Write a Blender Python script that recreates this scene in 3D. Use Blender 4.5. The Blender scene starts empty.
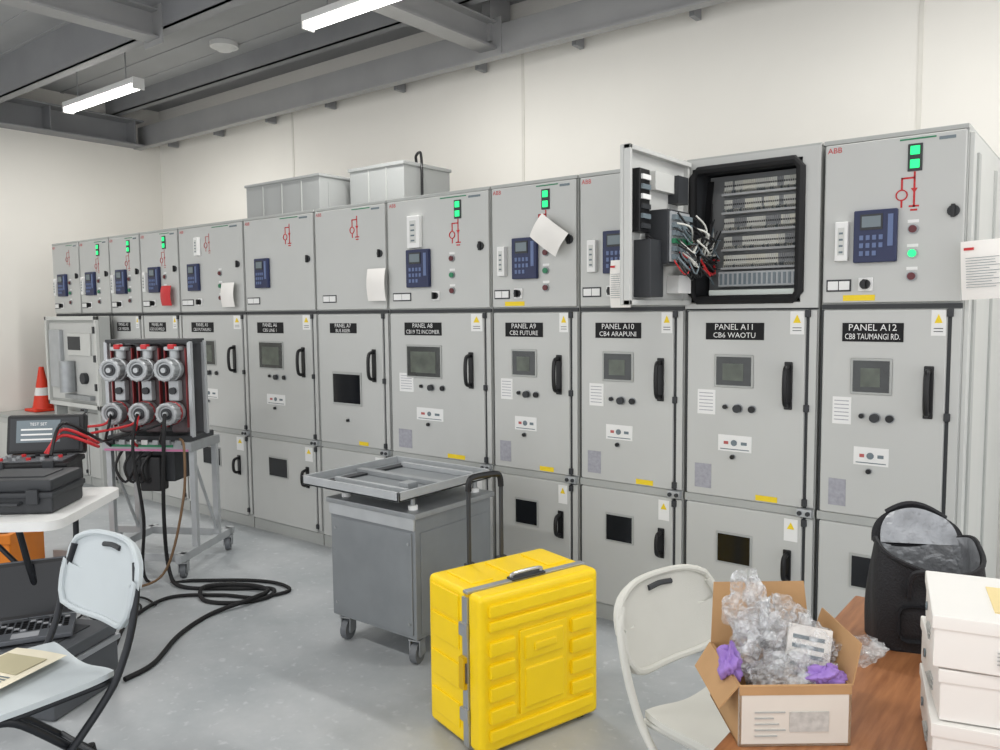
import bpy,bmesh,math,random
from mathutils import Vector,Matrix
random.seed(7)
S=bpy.context.scene
S.view_settings.view_transform='Standard'

# ------------------------------------------------------------ materials
def lin(c):
    o=[]
    for v in c:
        v/=255.0
        o.append(v/12.92 if v<=.04045 else ((v+.055)/1.055)**2.4)
    return o
MC={}
def M(name,rgb,rough=.5,metal=0.,var=.05,scale=6.,bump=0.,bscale=60.,emit=0.,trans=0.,alpha=1.,coat=0.,ior=1.45):
    if name in MC: return MC[name]
    m=bpy.data.materials.new(name);m.use_nodes=True
    nt=m.node_tree;b=nt.nodes['Principled BSDF']
    c=lin(rgb)
    tc=nt.nodes.new('ShaderNodeTexCoord')
    nz=nt.nodes.new('ShaderNodeTexNoise');nz.inputs['Scale'].default_value=scale;nz.inputs['Detail'].default_value=4
    nt.links.new(tc.outputs['Object'],nz.inputs['Vector'])
    cr=nt.nodes.new('ShaderNodeValToRGB')
    cr.color_ramp.elements[0].position=.3;cr.color_ramp.elements[1].position=.7
    cr.color_ramp.elements[0].color=[max(0,x*(1-var)) for x in c]+[1]
    cr.color_ramp.elements[1].color=[min(1,x*(1+var)) for x in c]+[1]
    nt.links.new(nz.outputs['Fac'],cr.inputs['Fac'])
    nt.links.new(cr.outputs['Color'],b.inputs['Base Color'])
    b.inputs['Roughness'].default_value=rough;b.inputs['Metallic'].default_value=metal
    b.inputs['IOR'].default_value=ior
    b.inputs['Transmission Weight'].default_value=trans
    b.inputs['Alpha'].default_value=alpha
    b.inputs['Coat Weight'].default_value=coat
    if emit>0:
        b.inputs['Emission Color'].default_value=c+[1];b.inputs['Emission Strength'].default_value=emit
    if bump>0:
        n2=nt.nodes.new('ShaderNodeTexNoise');n2.inputs['Scale'].default_value=bscale;n2.inputs['Detail'].default_value=3
        nt.links.new(tc.outputs['Object'],n2.inputs['Vector'])
        bp=nt.nodes.new('ShaderNodeBump');bp.inputs['Strength'].default_value=bump;bp.inputs['Distance'].default_value=.01
        nt.links.new(n2.outputs['Fac'],bp.inputs['Height']);nt.links.new(bp.outputs['Normal'],b.inputs['Normal'])
    MC[name]=m
    return m
PG=M('panel_grey_paint',(189,190,187),.42,0,.02,3)
PG2=M('panel_frame_grey',(170,172,169),.45,0,.03,3)
PGX=M('duct_box_grey',(152,154,153),.5,0,.03,3)
PGD=M('panel_gap_dark',(52,54,56),.6)
PGL=M('panel_light_grey',(198,199,195),.4,0,.02)
BLK=M('black_plastic',(18,18,20),.4)
LBL=M('label_black',(14,14,16),.75,0,.02)
BLKR=M('black_rubber',(18,18,20),.7)
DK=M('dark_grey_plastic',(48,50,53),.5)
WHT=M('white_sticker',(228,228,226),.6,0,.02)
PAP=M('paper_white',(232,229,224),.8,0,.02)
YEL=M('yellow_sticker',(235,205,40),.6)
BRN=M('data_sticker_grey',(158,158,166),.55,0,.12,60)
RED=M('red_print',(190,35,40),.5)
REDF=M('red_print_faded',(178,92,90),.6)
GRN=M('green_lamp',(25,200,110),.3,0,.02,6,0,60,1.6)
GRN2=M('green_button',(30,120,80),.3)
DRED=M('dark_red_button',(90,25,30),.3)
BLU=M('relay_blue',(36,44,78),.45)
BLUK=M('relay_key_lightblue',(96,112,150),.5)
LCD=M('lcd_grey',(110,122,128),.25)
GLS=M('window_glass_dark',(40,44,43),.12,0,.35,9,0,60,0,0,1,.3)
GLSL=M('window_inner_pale',(86,92,83),.3,0,.35,14)
GLK=M('window_black',(20,22,26),.12,0,.1,9)
SIL=M('galvanised_steel',(160,163,165),.45,.55,.08,14)
SILD=M('sheet_steel_grey',(136,140,143),.42,.35,.08,5)
SILW=M('zinc_light',(176,179,181),.48,.35,.06,10)
ALU=M('aluminium',(175,178,182),.35,.7,.05)
YC=M('yellow_case_plastic',(244,206,8),.38,0,.04,5,.12,220)
YCD=M('yellow_case_groove',(205,165,4),.5)
CHW=M('chair_plastic_putty',(204,203,195),.5,0,.03,5,.1,300)
CHB=M('chair_plastic_bluegrey',(184,191,194),.5,0,.03,5,.1,300)
CHFD=M('chair_frame_dark',(40,42,46),.35,.4)
TBW=M('table_plastic_white',(222,222,220),.45,0,.02)
CARD=M('cardboard',(178,140,98),.8,0,.06,12)
CARDI=M('cardboard_inner',(158,118,78),.85,0,.06,12)
BAGM=M('black_nylon',(24,24,28),.65,0,.15,30,.3,200)
FOIL=M('silver_lining',(150,152,155),.35,.6,.2,20,.5,40)
ORG=M('orange_plastic',(225,130,35),.5)
CONE=M('cone_orange',(225,62,38),.5)
TUBE=M('tube_glow',(255,252,246),.5,0,0,1,0,60,9.)
LAMPB=M('lamp_housing_white',(215,215,213),.5)
PURP=M('purple_foam',(150,118,190),.7)
REDW=M('red_wire',(190,40,45),.45)
WIRW=M('wire_white',(205,205,198),.5)
CU=M('red_contact',(138,52,54),.4,.3)
PINK=M('pink_strip',(200,120,160),.5)
RESIN=M('pole_resin',(96,84,86),.35,.1,.2,24)

def bubble():
    m=bpy.data.materials.new('bubble_wrap');m.use_nodes=True;nt=m.node_tree;b=nt.nodes['Principled BSDF']
    b.inputs['Base Color'].default_value=(.86,.88,.9,1);b.inputs['Roughness'].default_value=.12
    v=nt.nodes.new('ShaderNodeTexVoronoi');v.inputs['Scale'].default_value=90
    t=nt.nodes.new('ShaderNodeTexCoord');nt.links.new(t.outputs['Object'],v.inputs['Vector'])
    bp=nt.nodes.new('ShaderNodeBump');bp.inputs['Strength'].default_value=1;bp.inputs['Distance'].default_value=.012
    nt.links.new(v.outputs['Distance'],bp.inputs['Height']);nt.links.new(bp.outputs['Normal'],b.inputs['Normal'])
    n=nt.nodes.new('ShaderNodeTexNoise');n.inputs['Scale'].default_value=28;n.inputs['Detail'].default_value=5
    cr=nt.nodes.new('ShaderNodeValToRGB');cr.color_ramp.elements[0].position=.42;cr.color_ramp.elements[1].position=.62
    cr.color_ramp.elements[0].color=(.12,.12,.12,1);cr.color_ramp.elements[1].color=(.55,.55,.55,1)
    nt.links.new(t.outputs['Object'],n.inputs['Vector']);nt.links.new(n.outputs['Fac'],cr.inputs['Fac']);nt.links.new(cr.outputs['Color'],b.inputs['Alpha'])
    return m
BUB=bubble()
def wood():
    m=bpy.data.materials.new('table_wood_laminate');m.use_nodes=True;nt=m.node_tree;b=nt.nodes['Principled BSDF']
    t=nt.nodes.new('ShaderNodeTexCoord');mp=nt.nodes.new('ShaderNodeMapping');mp.inputs['Scale'].default_value=(14,1.2,1)
    n=nt.nodes.new('ShaderNodeTexNoise');n.inputs['Scale'].default_value=5;n.inputs['Detail'].default_value=6
    cr=nt.nodes.new('ShaderNodeValToRGB')
    cr.color_ramp.elements[0].color=lin((134,86,54))+[1];cr.color_ramp.elements[1].color=lin((170,116,76))+[1]
    cr.color_ramp.elements[0].position=.3;cr.color_ramp.elements[1].position=.7
    nt.links.new(t.outputs['Object'],mp.inputs['Vector']);nt.links.new(mp.outputs['Vector'],n.inputs['Vector'])
    nt.links.new(n.outputs['Fac'],cr.inputs['Fac']);nt.links.new(cr.outputs['Color'],b.inputs['Base Color'])
    b.inputs['Roughness'].default_value=.35
    return m
WOOD=wood()

# ------------------------------------------------------------ mesh builder
TXC={}
def text_mesh(s):
    if s in TXC: return TXC[s]
    cu=bpy.data.curves.new('t','FONT');cu.body=s;cu.size=1;cu.align_x='CENTER';cu.align_y='CENTER';cu.resolution_u=2
    ob=bpy.data.objects.new('t',cu);S.collection.objects.link(ob)
    bpy.context.view_layer.update()
    me=ob.evaluated_get(bpy.context.evaluated_depsgraph_get()).to_mesh()
    r=([v.co.copy() for v in me.vertices],[tuple(p.vertices) for p in me.polygons])
    bpy.data.objects.remove(ob);bpy.data.curves.remove(cu)
    TXC[s]=r
    return r
def catmull(P,k=6,closed=False):
    P=[Vector(p) for p in P];n=len(P);o=[]
    rng=range(n) if closed else range(n-1)
    for i in rng:
        g=(lambda j:P[j%n]) if closed else (lambda j:P[max(0,min(n-1,j))])
        a,b,c,d=g(i-1),g(i),g(i+1),g(i+2)
        for q in range(k):
            t=q/k
            o.append(.5*((2*b)+(c-a)*t+(2*a-5*b+4*c-d)*t*t+(3*b-a-3*c+d)*t**3))
    if not closed:o.append(P[-1])
    return o
class MB:
    def __init__(s,name):
        s.name=name;s.v=[];s.f=[];s.m=[];s.sm=[];s.mats=[];s.T=Matrix.Identity(4)
    def mi(s,m):
        if m not in s.mats:s.mats.append(m)
        return s.mats.index(m)
    def add(s,V,F,m,smooth=False,T=None):
        A=s.T@T if T is not None else s.T
        o=len(s.v);s.v+=[A@Vector(v) for v in V]
        k=s.mi(m)
        for f in F:
            s.f.append([o+i for i in f]);s.m.append(k);s.sm.append(smooth)
    def box(s,x0,x1,y0,y1,z0,z1,m,bev=0,T=None,seg=2):
        if bev<=0:
            V=[(x,y,z) for x in(x0,x1) for y in(y0,y1) for z in(z0,z1)]
            F=[(0,1,3,2),(4,6,7,5),(0,4,5,1),(2,3,7,6),(0,2,6,4),(1,5,7,3)]
            s.add(V,F,m,False,T);return
        bm=bmesh.new();bmesh.ops.create_cube(bm,size=1)
        for v in bm.verts:
            v.co=Vector(((x0+x1)/2+v.co.x*(x1-x0),(y0+y1)/2+v.co.y*(y1-y0),(z0+z1)/2+v.co.z*(z1-z0)))
        bmesh.ops.bevel(bm,geom=bm.edges[:],offset=bev,segments=seg,profile=.5,affect='EDGES')
        bm.verts.index_update()
        s.add([v.co.copy() for v in bm.verts],[[v.index for v in f.verts] for f in bm.faces],m,True,T);bm.free()
    def cyl(s,p0,p1,r,m,n=16,r2=None,T=None):
        p0=Vector(p0);p1=Vector(p1);r2=r if r2 is None else r2
        d=(p1-p0).normalized();a=d.orthogonal().normalized();b=d.cross(a)
        V=[]
        for p,rr in((p0,r),(p1,r2)):
            for i in range(n):
                t=2*math.pi*i/n;V.append(p+(a*math.cos(t)+b*math.sin(t))*rr)
        F=[(i,(i+1)%n,n+(i+1)%n,n+i) for i in range(n)]
        F+=[tuple(range(n-1,-1,-1)),tuple(range(n,2*n))]
        s.add(V,F,m,True,T)
    def ring(s,c,ax,R,r,m,n=24,k=8,T=None):
        c=Vector(c);ax=Vector(ax).normalized();a=ax.orthogonal().normalized();b=ax.cross(a)
        s.tube([c+(a*math.cos(2*math.pi*i/n)+b*math.sin(2*math.pi*i/n))*R for i in range(n)],r,m,k,True,0,T)
    def tube(s,P,r,m,n=8,closed=False,sub=0,T=None):
        P=[Vector(p) for p in P]
        if sub:P=catmull(P,sub,closed)
        N=len(P);V=[];up=None
        for i in range(N):
            if closed:d=P[(i+1)%N]-P[i-1]
            else:d=P[min(i+1,N-1)]-P[max(i-1,0)]
            if d.length<1e-9:d=Vector((0,0,1))
            d.normalize()
            if up is None:up=d.orthogonal().normalized()
            up=up-d*up.dot(d)
            if up.length<1e-6:up=d.orthogonal()
            up.normalize();b=d.cross(up)
            for j in range(n):
                t=2*math.pi*j/n;V.append(P[i]+(up*math.cos(t)+b*math.sin(t))*r)
        F=[]
        for i in range(N if closed else N-1):
            for j in range(n):
                a=i*n+j;b2=i*n+(j+1)%n;i2=(i+1)%N
                F.append((a,b2,i2*n+(j+1)%n,i2*n+j))
        if not closed:F+=[tuple(range(n-1,-1,-1)),tuple(range((N-1)*n,N*n))]
        s.add(V,F,m,True,T)
    def surf(s,fn,nu,nv,m,th=0,T=None):
        P=[[Vector(fn(i/nu,j/nv)) for j in range(nv+1)] for i in range(nu+1)]
        V=[p for r in P for p in r];w=nv+1
        F=[(i*w+j,(i+1)*w+j,(i+1)*w+j+1,i*w+j+1) for i in range(nu) for j in range(nv)]
        if th>0:
            N=[]
            for i in range(nu+1):
                for j in range(nv+1):
                    du=P[min(i+1,nu)][j]-P[max(i-1,0)][j];dv=P[i][min(j+1,nv)]-P[i][max(j-1,0)]
                    q=du.cross(dv)
                    N.append(q.normalized() if q.length>1e-12 else Vector((0,0,1)))
            o=len(V);V=V+[V[k]-N[k]*th for k in range(o)]
            F2=[tuple(o+k for k in reversed(f)) for f in F]
            E=[]
            bd=[(i*w) for i in range(nu+1)]+[nu*w+j for j in range(1,nv+1)]+[i*w+nv for i in range(nu-1,-1,-1)]+[j for j in range(nv-1,0,-1)]
            for k in range(len(bd)):
                a=bd[k];b=bd[(k+1)%len(bd)];E.append((a,b,b+o,a+o))
            F=F+F2+E
        s.add(V,F,m,True,T)
    def quad(s,pts,m,T=None):s.add(pts,[tuple(range(len(pts)))],m,False,T)
    def prism(s,pts,y0,y1,m,T=None):
        n=len(pts);V=[(x,y0,z) for x,z in pts]+[(x,y1,z) for x,z in pts]
        F=[tuple(range(n)),tuple(range(2*n-1,n-1,-1))]+[(i,n+i,n+(i+1)%n,(i+1)%n) for i in range(n)]
        s.add(V,F,m,False,T)
    def text(s,st,x,y,z,size,m,T=None,wmax=None):
        V,F=text_mesh(st)
        sx=size
        if wmax:
            wd=max(v.x for v in V)-min(v.x for v in V)
            if wd*size>wmax:sx=wmax/wd
        s.add([(x+v.x*sx,y,z+v.y*size) for v in V],F,m,False,T)
    def build(s,loc=(0,0,0),rz=0,parent=None,smooth_angle=40):
        me=bpy.data.meshes.new(s.name);me.from_pydata([tuple(v) for v in s.v],[],s.f)
        for m in s.mats:me.materials.append(m)
        me.polygons.foreach_set('material_index',s.m);me.polygons.foreach_set('use_smooth',s.sm)
        me.update()
        bm=bmesh.new();bm.from_mesh(me);bmesh.ops.recalc_face_normals(bm,faces=bm.faces[:]);bm.to_mesh(me);bm.free()
        me.set_sharp_from_angle(angle=math.radians(smooth_angle))
        ob=bpy.data.objects.new(s.name,me);S.collection.objects.link(ob)
        wn=ob.modifiers.new('weighted_normal','WEIGHTED_NORMAL');wn.keep_sharp=True;wn.weight=80
        ob.location=loc;ob.rotation_euler=(0,0,rz)
        if parent:ob.parent=parent
        return ob
def RZ(a,loc=(0,0,0)):return Matrix.Translation(loc)@Matrix.Rotation(a,4,'Z')

# ------------------------------------------------------------ room
def room():
    fm=bpy.data.materials.new('epoxy_floor');fm.use_nodes=True;nt=fm.node_tree;b=nt.nodes['Principled BSDF']
    t=nt.nodes.new('ShaderNodeTexCoord');n=nt.nodes.new('ShaderNodeTexNoise');n.inputs['Scale'].default_value=1.6;n.inputs['Detail'].default_value=8
    n.inputs['Roughness'].default_value=.65
    cr=nt.nodes.new('ShaderNodeValToRGB')
    cr.color_ramp.elements[0].color=lin((152,157,160))+[1];cr.color_ramp.elements[1].color=lin((176,179,181))+[1]
    cr.color_ramp.elements[0].position=.35;cr.color_ramp.elements[1].position=.65
    nt.links.new(t.outputs['Object'],n.inputs['Vector']);nt.links.new(n.outputs['Fac'],cr.inputs['Fac'])
    n3=nt.nodes.new('ShaderNodeTexNoise');n3.inputs['Scale'].default_value=22;n3.inputs['Detail'].default_value=6
    cr3=nt.nodes.new('ShaderNodeValToRGB');cr3.color_ramp.elements[0].position=.60;cr3.color_ramp.elements[1].position=.72
    nt.links.new(t.outputs['Object'],n3.inputs['Vector']);nt.links.new(n3.outputs['Fac'],cr3.inputs['Fac'])
    mx=nt.nodes.new('ShaderNodeMixRGB');mx.inputs['Color2'].default_value=lin((196,199,201))+[1]
    mu=nt.nodes.new('ShaderNodeMath');mu.operation='MULTIPLY';mu.inputs[1].default_value=.6
    nt.links.new(cr3.outputs['Color'],mu.inputs[0]);nt.links.new(mu.outputs[0],mx.inputs['Fac'])
    nt.links.new(cr.outputs['Color'],mx.inputs['Color1']);nt.links.new(mx.outputs['Color'],b.inputs['Base Color'])
    b.inputs['Roughness'].default_value=.42
    o=MB('floor');o.box(-9.1,3,-6.5,1.7,-.1,0,fm);o.build()
    wm=M('wall_offwhite_paint',(225,222,215),.75,0,.02,1.5)
    o=MB('wall_back');o.box(-9.1,3,1.6,1.7,0,4.0,wm)
    for x in(-6.54,-3.73,-.96,1.8):o.box(x-.012,x+.012,1.594,1.6,0,3.6,M('wall_joint',(212,209,201),.8))
    o.build()
    o=MB('wall_left');o.box(-9.1,-9.0,-6.5,1.6,0,4.0,wm)
    o.build()
    cm=M('ceiling_deck_grey',(156,157,158),.6,.0,.05,2)
    cb=M('ceiling_steel_beam',(164,164,164),.5,.3,.06,3)
    cb2=M('ceiling_steel_purlin',(144,145,147),.5,.2,.06,3)
    o=MB('ceiling');o.box(-9.1,3,-6.5,1.7,3.97,4.08,cm)
    y=-6.4
    while y<1.6:
        o.box(-9.0,3,y,y+.035,3.962,3.97,cm);y+=.3
    o.build()
    o=MB('trim_1')
    o.box(-9,3,1.36,1.6,3.66,3.70,cb);o.box(-9,3,1.34,1.36,3.50,3.74,cb);o.box(-9,3,1.28,1.36,3.49,3.505,cb)
    x=-8.6
    while x<3:
        o.box(x,x+.035,1.47,1.58,3.50,3.66,cb2);x+=.9
    o.build()
    o=MB('trim_2')
    o.box(-9.0,-8.98,-6.5,1.3,3.5,3.78,cb2);o.box(-8.98,-8.78,-6.5,1.3,3.5,3.515,cb2);o.box(-8.98,-8.78,-6.5,1.3,3.765,3.78,cb2)
    yy=-6
    while yy<1.3:
        o.box(-8.98,-8.8,yy,yy+.01,3.51,3.77,cb2);yy+=.9
    o.build()
    k=3
    for y,z0 in((.98,3.80),(-.37,3.62),(-2.3,3.76),(-3.9,3.76)):
        o=MB('trim_%d'%k);k+=1
        o.box(-9,3,y,y+.012,z0,3.97,cb2);o.box(-9,3,y,y+.08,z0,z0+.012,cb2)
        if z0<3.7:o.box(-9,3,y+.08,y+.092,z0,z0+.05,cb2)
        o.build()
    for x,y1 in((-5.55,-.37),(-3.85,1.34),(.5,1.34)):
        o=MB('trim_%d'%k);k+=1
        o.box(x-.08,x+.08,-6.5,y1,3.56,3.575,cb);o.box(x-.08,x+.08,-6.5,y1,3.75,3.762,cb);o.box(x-.006,x+.006,-6.5,y1,3.57,3.755,cb)
        o.box(x-.12,x+.12,y1-.012,y1,3.52,3.79,cb)
        if y1>0:o.box(x-.04,x+.04,1.3,1.55,3.62,3.97,cb)
        o.build()
room()
def luminaire(x0,y,z=3.5):
    o=MB('fluorescent_ceiling_light')
    o.box(x0,x0+1.27,y-.05,y+.05,z+.02,z+.07,LAMPB,.008)
    o.box(x0+.01,x0+1.26,y-.04,y+.04,z-.02,z+.02,TUBE,.018)
    o.box(x0-.005,x0+.012,y-.05,y+.05,z-.025,z+.07,LAMPB,.004);o.box(x0+1.258,x0+1.275,y-.05,y+.05,z-.025,z+.07,LAMPB,.004)
    for dx in(.2,1.07):o.cyl((x0+dx,y,z+.07),(x0+dx,y,3.97),.005,SIL,8)
    ob=o.build()
    L=bpy.data.lights.new('tube_light','AREA');L.shape='RECTANGLE';L.size=1.2;L.size_y=.1;L.energy=37;L.color=(1,.985,.955)
    l=bpy.data.objects.new('tube_light',L);S.collection.objects.link(l);l.location=(x0+.63,y,z-.04);l.parent=ob
for y in(.03,-3.2):
    for x0 in(-7.8,-4.35,-.9):luminaire(x0,y)
o=MB('smoke_detector');o.cyl((-6.3,.70,3.97),(-6.3,.70,3.93),.12,LAMPB,24);o.cyl((-6.3,.70,3.93),(-6.3,.70,3.90),.1,LAMPB,24,.06);o.build()

# ------------------------------------------------------------ switchgear
def rect(o,x0,x1,z0,z1,m,t=.002):o.box(x0,x1,-t,0.0,z0,z1,m)
def handle(o,x,z0,z1):
    o.box(x-.018,x+.018,-.008,0,z0,z1,BLK,.004)
    o.tube([(x,-.005,z1-.02),(x,-.045,z1-.03),(x,-.055,(z0+z1)/2),(x,-.045,z0+.03),(x,-.005,z0+.02)],.011,BLK,8,False,5)
def knob(o,x,z,r,m=BLK,d=.015):
    o.cyl((x,0,z),(x,-.004,z),r*1.25,SIL);o.cyl((x,-.004,z),(x,-d,z),r,m)
def relay(o,x0,x1,z0,z1):
    w=x1-x0;h=z1-z0
    o.box(x0,x1,-.028,0,z0,z1,BLU,.005)
    o.box(x0+w*.16,x0+w*.68,-.031,-.028,z0+h*.62,z0+h*.92,DK)
    o.box(x0+w*.2,x0+w*.64,-.033,-.031,z0+h*.67,z0+h*.88,LCD)
    for i in range(4):
        for j in range(3):
            if j==0 and i>2:continue
            o.box(x0+w*(.15+.15*i),x0+w*(.24+.15*i),-.031,-.028,z0+h*(.13+.15*j),z0+h*(.22+.15*j),BLUK)
    o.box(x0+w*.8,x0+w*.92,-.031,-.028,z0+h*.3,z0+h*.9,BLUK)
def plug(o,x0,x1,z0,z1):
    o.box(x0,x1,-.03,0,z0,z1,WHT,.004)
    o.box(x0+.25*(x1-x0),x1-.25*(x1-x0),-.032,-.03,z0+.15*(z1-z0),z0+.85*(z1-z0),PGL)
    for i in range(4):
        z=z0+(z1-z0)*(.2+.16*i);o.box(x0+.35*(x1-x0),x1-.35*(x1-x0),-.034,-.032,z,z+(z1-z0)*.05,LCD)
def mimic(o,x,zt,lamps=True,faint=False):
    t=.0025 if faint else .0035
    RC=REDF if faint else RED
    def ln(a,b,c,d):rect(o,min(a,b)-t,max(a,b)+t,min(c,d)-t,max(c,d)+t,RC)
    if lamps:
        o.box(x-.026,x+.026,-.006,0,zt-.08,zt+.026,DK,.002)
        for z in(zt,zt-.052):
            o.box(x-.017,x+.017,-.010,-.006,z-.017,z+.017,GRN,.002)
        zt-=.085
    ln(x,x,zt,zt-.13)
    ln(x-.015,x+.015,zt-.13,zt-.13);ln(x-.009,x+.009,zt-.145,zt-.145)
    ln(x-.045,x,zt-.02,zt-.02);ln(x-.045,x-.045,zt-.02,zt-.06)
    o.ring((x-.045,-.002,zt-.085),(0,1,0),.02,.003,RC,20,4)
    ln(x-.045,x-.045,zt-.105,zt-.13)
    o.prism([(x-.012,zt-.06),(x+.012,zt-.06),(x,zt-.08)],-.003,0,RC)
UP=dict(relay=(.26,.56,1.79,2.0),plug=(.10,.19,1.80,1.96),lamp=.66,lamps=True,tag=(.03,.22),sw=.33,btn=.66)
def panel(X0,X1,t1,t2,up=None,mid='std',low='win',name='switchgear_panel',detail=True,loww=(.3,.58),openup=False):
    o=MB(name)
    w=X1-X0
    if openup:
        o.box(X0,X1,.02,1.3,.0,1.61,PG2);o.box(X0,X1,.42,1.3,1.61,2.29,PG2)
        o.box(X0,X0+.03,.0,.42,1.61,2.29,PG);o.box(X1-.075,X1,.0,.42,1.61,2.29,PG)
        o.box(X0+.03,X1-.075,.0,.42,2.25,2.29,PG);o.box(X0+.03,X1-.075,.0,.42,1.61,1.635,PG)
    else:
        o.box(X0,X1,.02,1.3,0,2.29,PG2,.004)
        o.box(X0+.008,X1-.006,0,.022,1.628,2.28,PG,.006)
    o.box(X0,X1,.004,.03,2.282,2.3,PG2,.002);o.box(X0,X1,.03,1.3,2.285,2.3,PG2)
    o.box(X0+.002,X1-.002,.012,.03,1.603,1.622,PGD)
    dx0=X0+.012;dx1=X1-.05 if w>.5 else X1-.03
    o.box(X1-.036,X1-.004,.006,.022,.74,1.6,PG,.003)
    o.box(X1-.036,X1-.004,.006,.022,.1,.69,PG,.003)
    o.box(dx1,X1-.036,.012,.03,.1,1.6,PGD)
    o.box(X0+.002,X0+.011,.012,.03,.08,1.6,PGD)
    if mid!='none':
        o.box(dx0,dx1,-.0,.022,.735,1.6,PG,.008)
    else:
        o.box(dx0+.02,dx1,.01,.03,.735,1.6,PGD)
    o.box(dx0,dx1,-.0,.022,.085,.695,PG,.008)
    o.box(X0,X1,.01,.03,.697,.733,PG2)
    o.box(X0,X1,.015,.03,0,.08,PG2)
    o.box(X1-.07,X1-.005,-.018,.02,.70,.735,SILW,.003);o.cyl((X1-.055,-.018,.717),(X1-.055,-.026,.717),.01,DK,10);o.cyl((X1-.02,-.018,.717),(X1-.02,-.026,.717),.01,DK,10)
    for z in(1.585,1.175,.76,.67,.13):
        o.box(dx1-.002,dx1+.02,-.008,.01,z-.016,z+.016,DK,.003)
    dw=dx1-dx0;U=lambda u:dx0+u*dw
    wide=.57/w
    if mid in('std','wide'):
        lw=.5*min(1,wide*1.15)
        rect(o,U(.17),U(.17+lw),1.468,1.545,LBL,.003)
        xc=U(.17+lw/2)
        if t1:o.text(t1,xc,-.0045,1.525,.038,WHT,None,lw*dw*.8)
        if t2:o.text(t2,xc,-.0045,1.488,.034,WHT,None,lw*dw*.9)
        z0,z1=(1.26,1.39) if mid=='std' else (1.22,1.40)
        wx0,wx1=(.27,.57) if mid=='std' else (.2,.56)
        o.box(U(wx0)-.010,U(wx1)+.010,-.006,0,z0-.010,z1+.010,PG2,.004)
        o.box(U(wx0),U(wx1),-.008,-.006,z0,z1,GLS)
        o.box(U(wx0)+.03,U(wx1)-.035,-.009,-.008,z0+.022,z1-.03,GLSL)
        if detail:
            rect(o,U(.1),U(.26),1.12,1.235,WHT)
            for i in range(6):rect(o,U(.115),U(.24),1.137+i*.016,1.1405+i*.016,BRN,.0025)
        knob(o,U(.35),1.16,.010);knob(o,U(.46),1.155,.018,DK,.025);knob(o,U(.58),1.155,.015)
        rect(o,U(.29),U(.58),.955,1.03,WHT);o.cyl((U(.43),0,.995),(U(.43),-.006,.995),.014,LCD)
        rect(o,U(.34),U(.38),.987,1.001,REDF,.003);rect(o,U(.49),U(.54),.987,1.001,LCD,.003);rect(o,U(.31),U(.56),.963,.967,LCD,.003)
        knob(o,U(.42),.93,.010)
        if detail:
            rect(o,U(.08),U(.23),.77,.885,BRN);rect(o,U(.62),U(.8),.743,.768,YEL)
        rect(o,U(.88),U(.99),1.495,1.595,WHT);o.prism([(U(.905),1.545),(U(.965),1.545),(U(.935),1.58)],-.004,0,YEL)
        rect(o,U(.9),U(.97),1.51,1.513,DK,.003);rect(o,U(.9),U(.97),1.522,1.525,DK,.003)
    elif mid=='blank':
        rect(o,U(.2),U(.62),1.475,1.54,LBL,.003)
        o.text(t1,U(.41),-.0045,1.523,.036,WHT,None,.2);o.text(t2,U(.41),-.0045,1.49,.032,WHT,None,.2)
        o.box(U(.22),U(.68),-.006,0,1.0,1.22,PG2,.004);o.box(U(.24),U(.66),-.008,-.006,1.015,1.205,GLK)
        knob(o,U(.46),.9,.01);rect(o,U(.62),U(.76),.745,.77,YEL)
    if mid!='none':handle(o,U(.875),1.165,1.375)
    a,b=loww
    o.box(U(a)-.01,U(b)+.01,-.005,0,.425,.575,PG2,.003);o.box(U(a),U(b),-.008,-.005,.435,.565,GLK)
    rect(o,U(.86),U(.97),.58,.68,WHT);o.prism([(U(.885),.635),(U(.945),.635),(U(.915),.665)],-.004,0,YEL)
    handle(o,U(.89),.39,.54)
    if up is not None and not openup:
        V=lambda u:X0+.008+u*(w-.014)
        o.text('ABB',V(.03)+.022,-.001,2.255,.032,RED)
        if up.get('relay'):
            a,b,c,d=up['relay'];relay(o,V(a),V(a)+(b-a)*.54,c,d)
        if up.get('plug'):
            a,b,c,d=up['plug'];plug(o,V(a),V(a)+(b-a)*.56,c,d)
        if up.get('lamp'):mimic(o,V(up['lamp']),2.22,up['lamps'],up.get('faint',False))
        rect(o,V(.55),V(.8),2.262,2.268,GRN2);rect(o,V(.82),V(.93),2.25,2.262,LCD)
        a,b=up['tag']
        rect(o,V(a),V(b),1.675,1.725,DK,.004);rect(o,V(a)+.006,V((a+b)/2)-.002,1.682,1.718,WHT,.006);rect(o,V((a+b)/2)+.002,V(b)-.006,1.682,1.718,WHT,.006)
        if up.get('sw'):
            x=V(up['sw']);o.box(x-.028,x+.028,-.008,0,1.675,1.731,WHT,.003);o.cyl((x,-.008,1.703),(x,-.022,1.703),.02,BLK);o.box(x-.006,x+.006,-.04,-.02,1.683,1.723,BLK,.003)
        if up.get('btn'):
            x=V(up['btn'])
            for z,m in((1.915,DRED),(1.82,GRN if up.get('glow') else GRN2),(1.73,DRED)):
                o.cyl((x,0,z),(x,-.008,z),.02,SIL);o.cyl((x,-.008,z),(x,-.016,z),.015,m);rect(o,x-.02,x+.02,z+.025,z+.037,WHT)
        if up.get('yel'):rect(o,V(.16),V(.4),1.636,1.66,YEL)
        x=V(.93);o.cyl((x,0,1.975),(x,-.01,1.975),.022,PGD);o.box(x-.007,x+.007,-.022,-.008,1.95,2.0,BLK,.002)
    return o
def up(**k):
    d=dict(UP);d.update(k);return d
panel(-8.23,-7.68,'','',up(lamps=False,faint=True),mid='none').build()
panel(-7.67,-7.115,'','',up(faint=True),mid='none').build()
panel(-7.105,-6.585,'PANEL A3','CB1 FEEDER',up(faint=True)).build()
panel(-6.575,-5.99,'PANEL A4','CB2 LICHFIELD',up(faint=True)).build()
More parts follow.
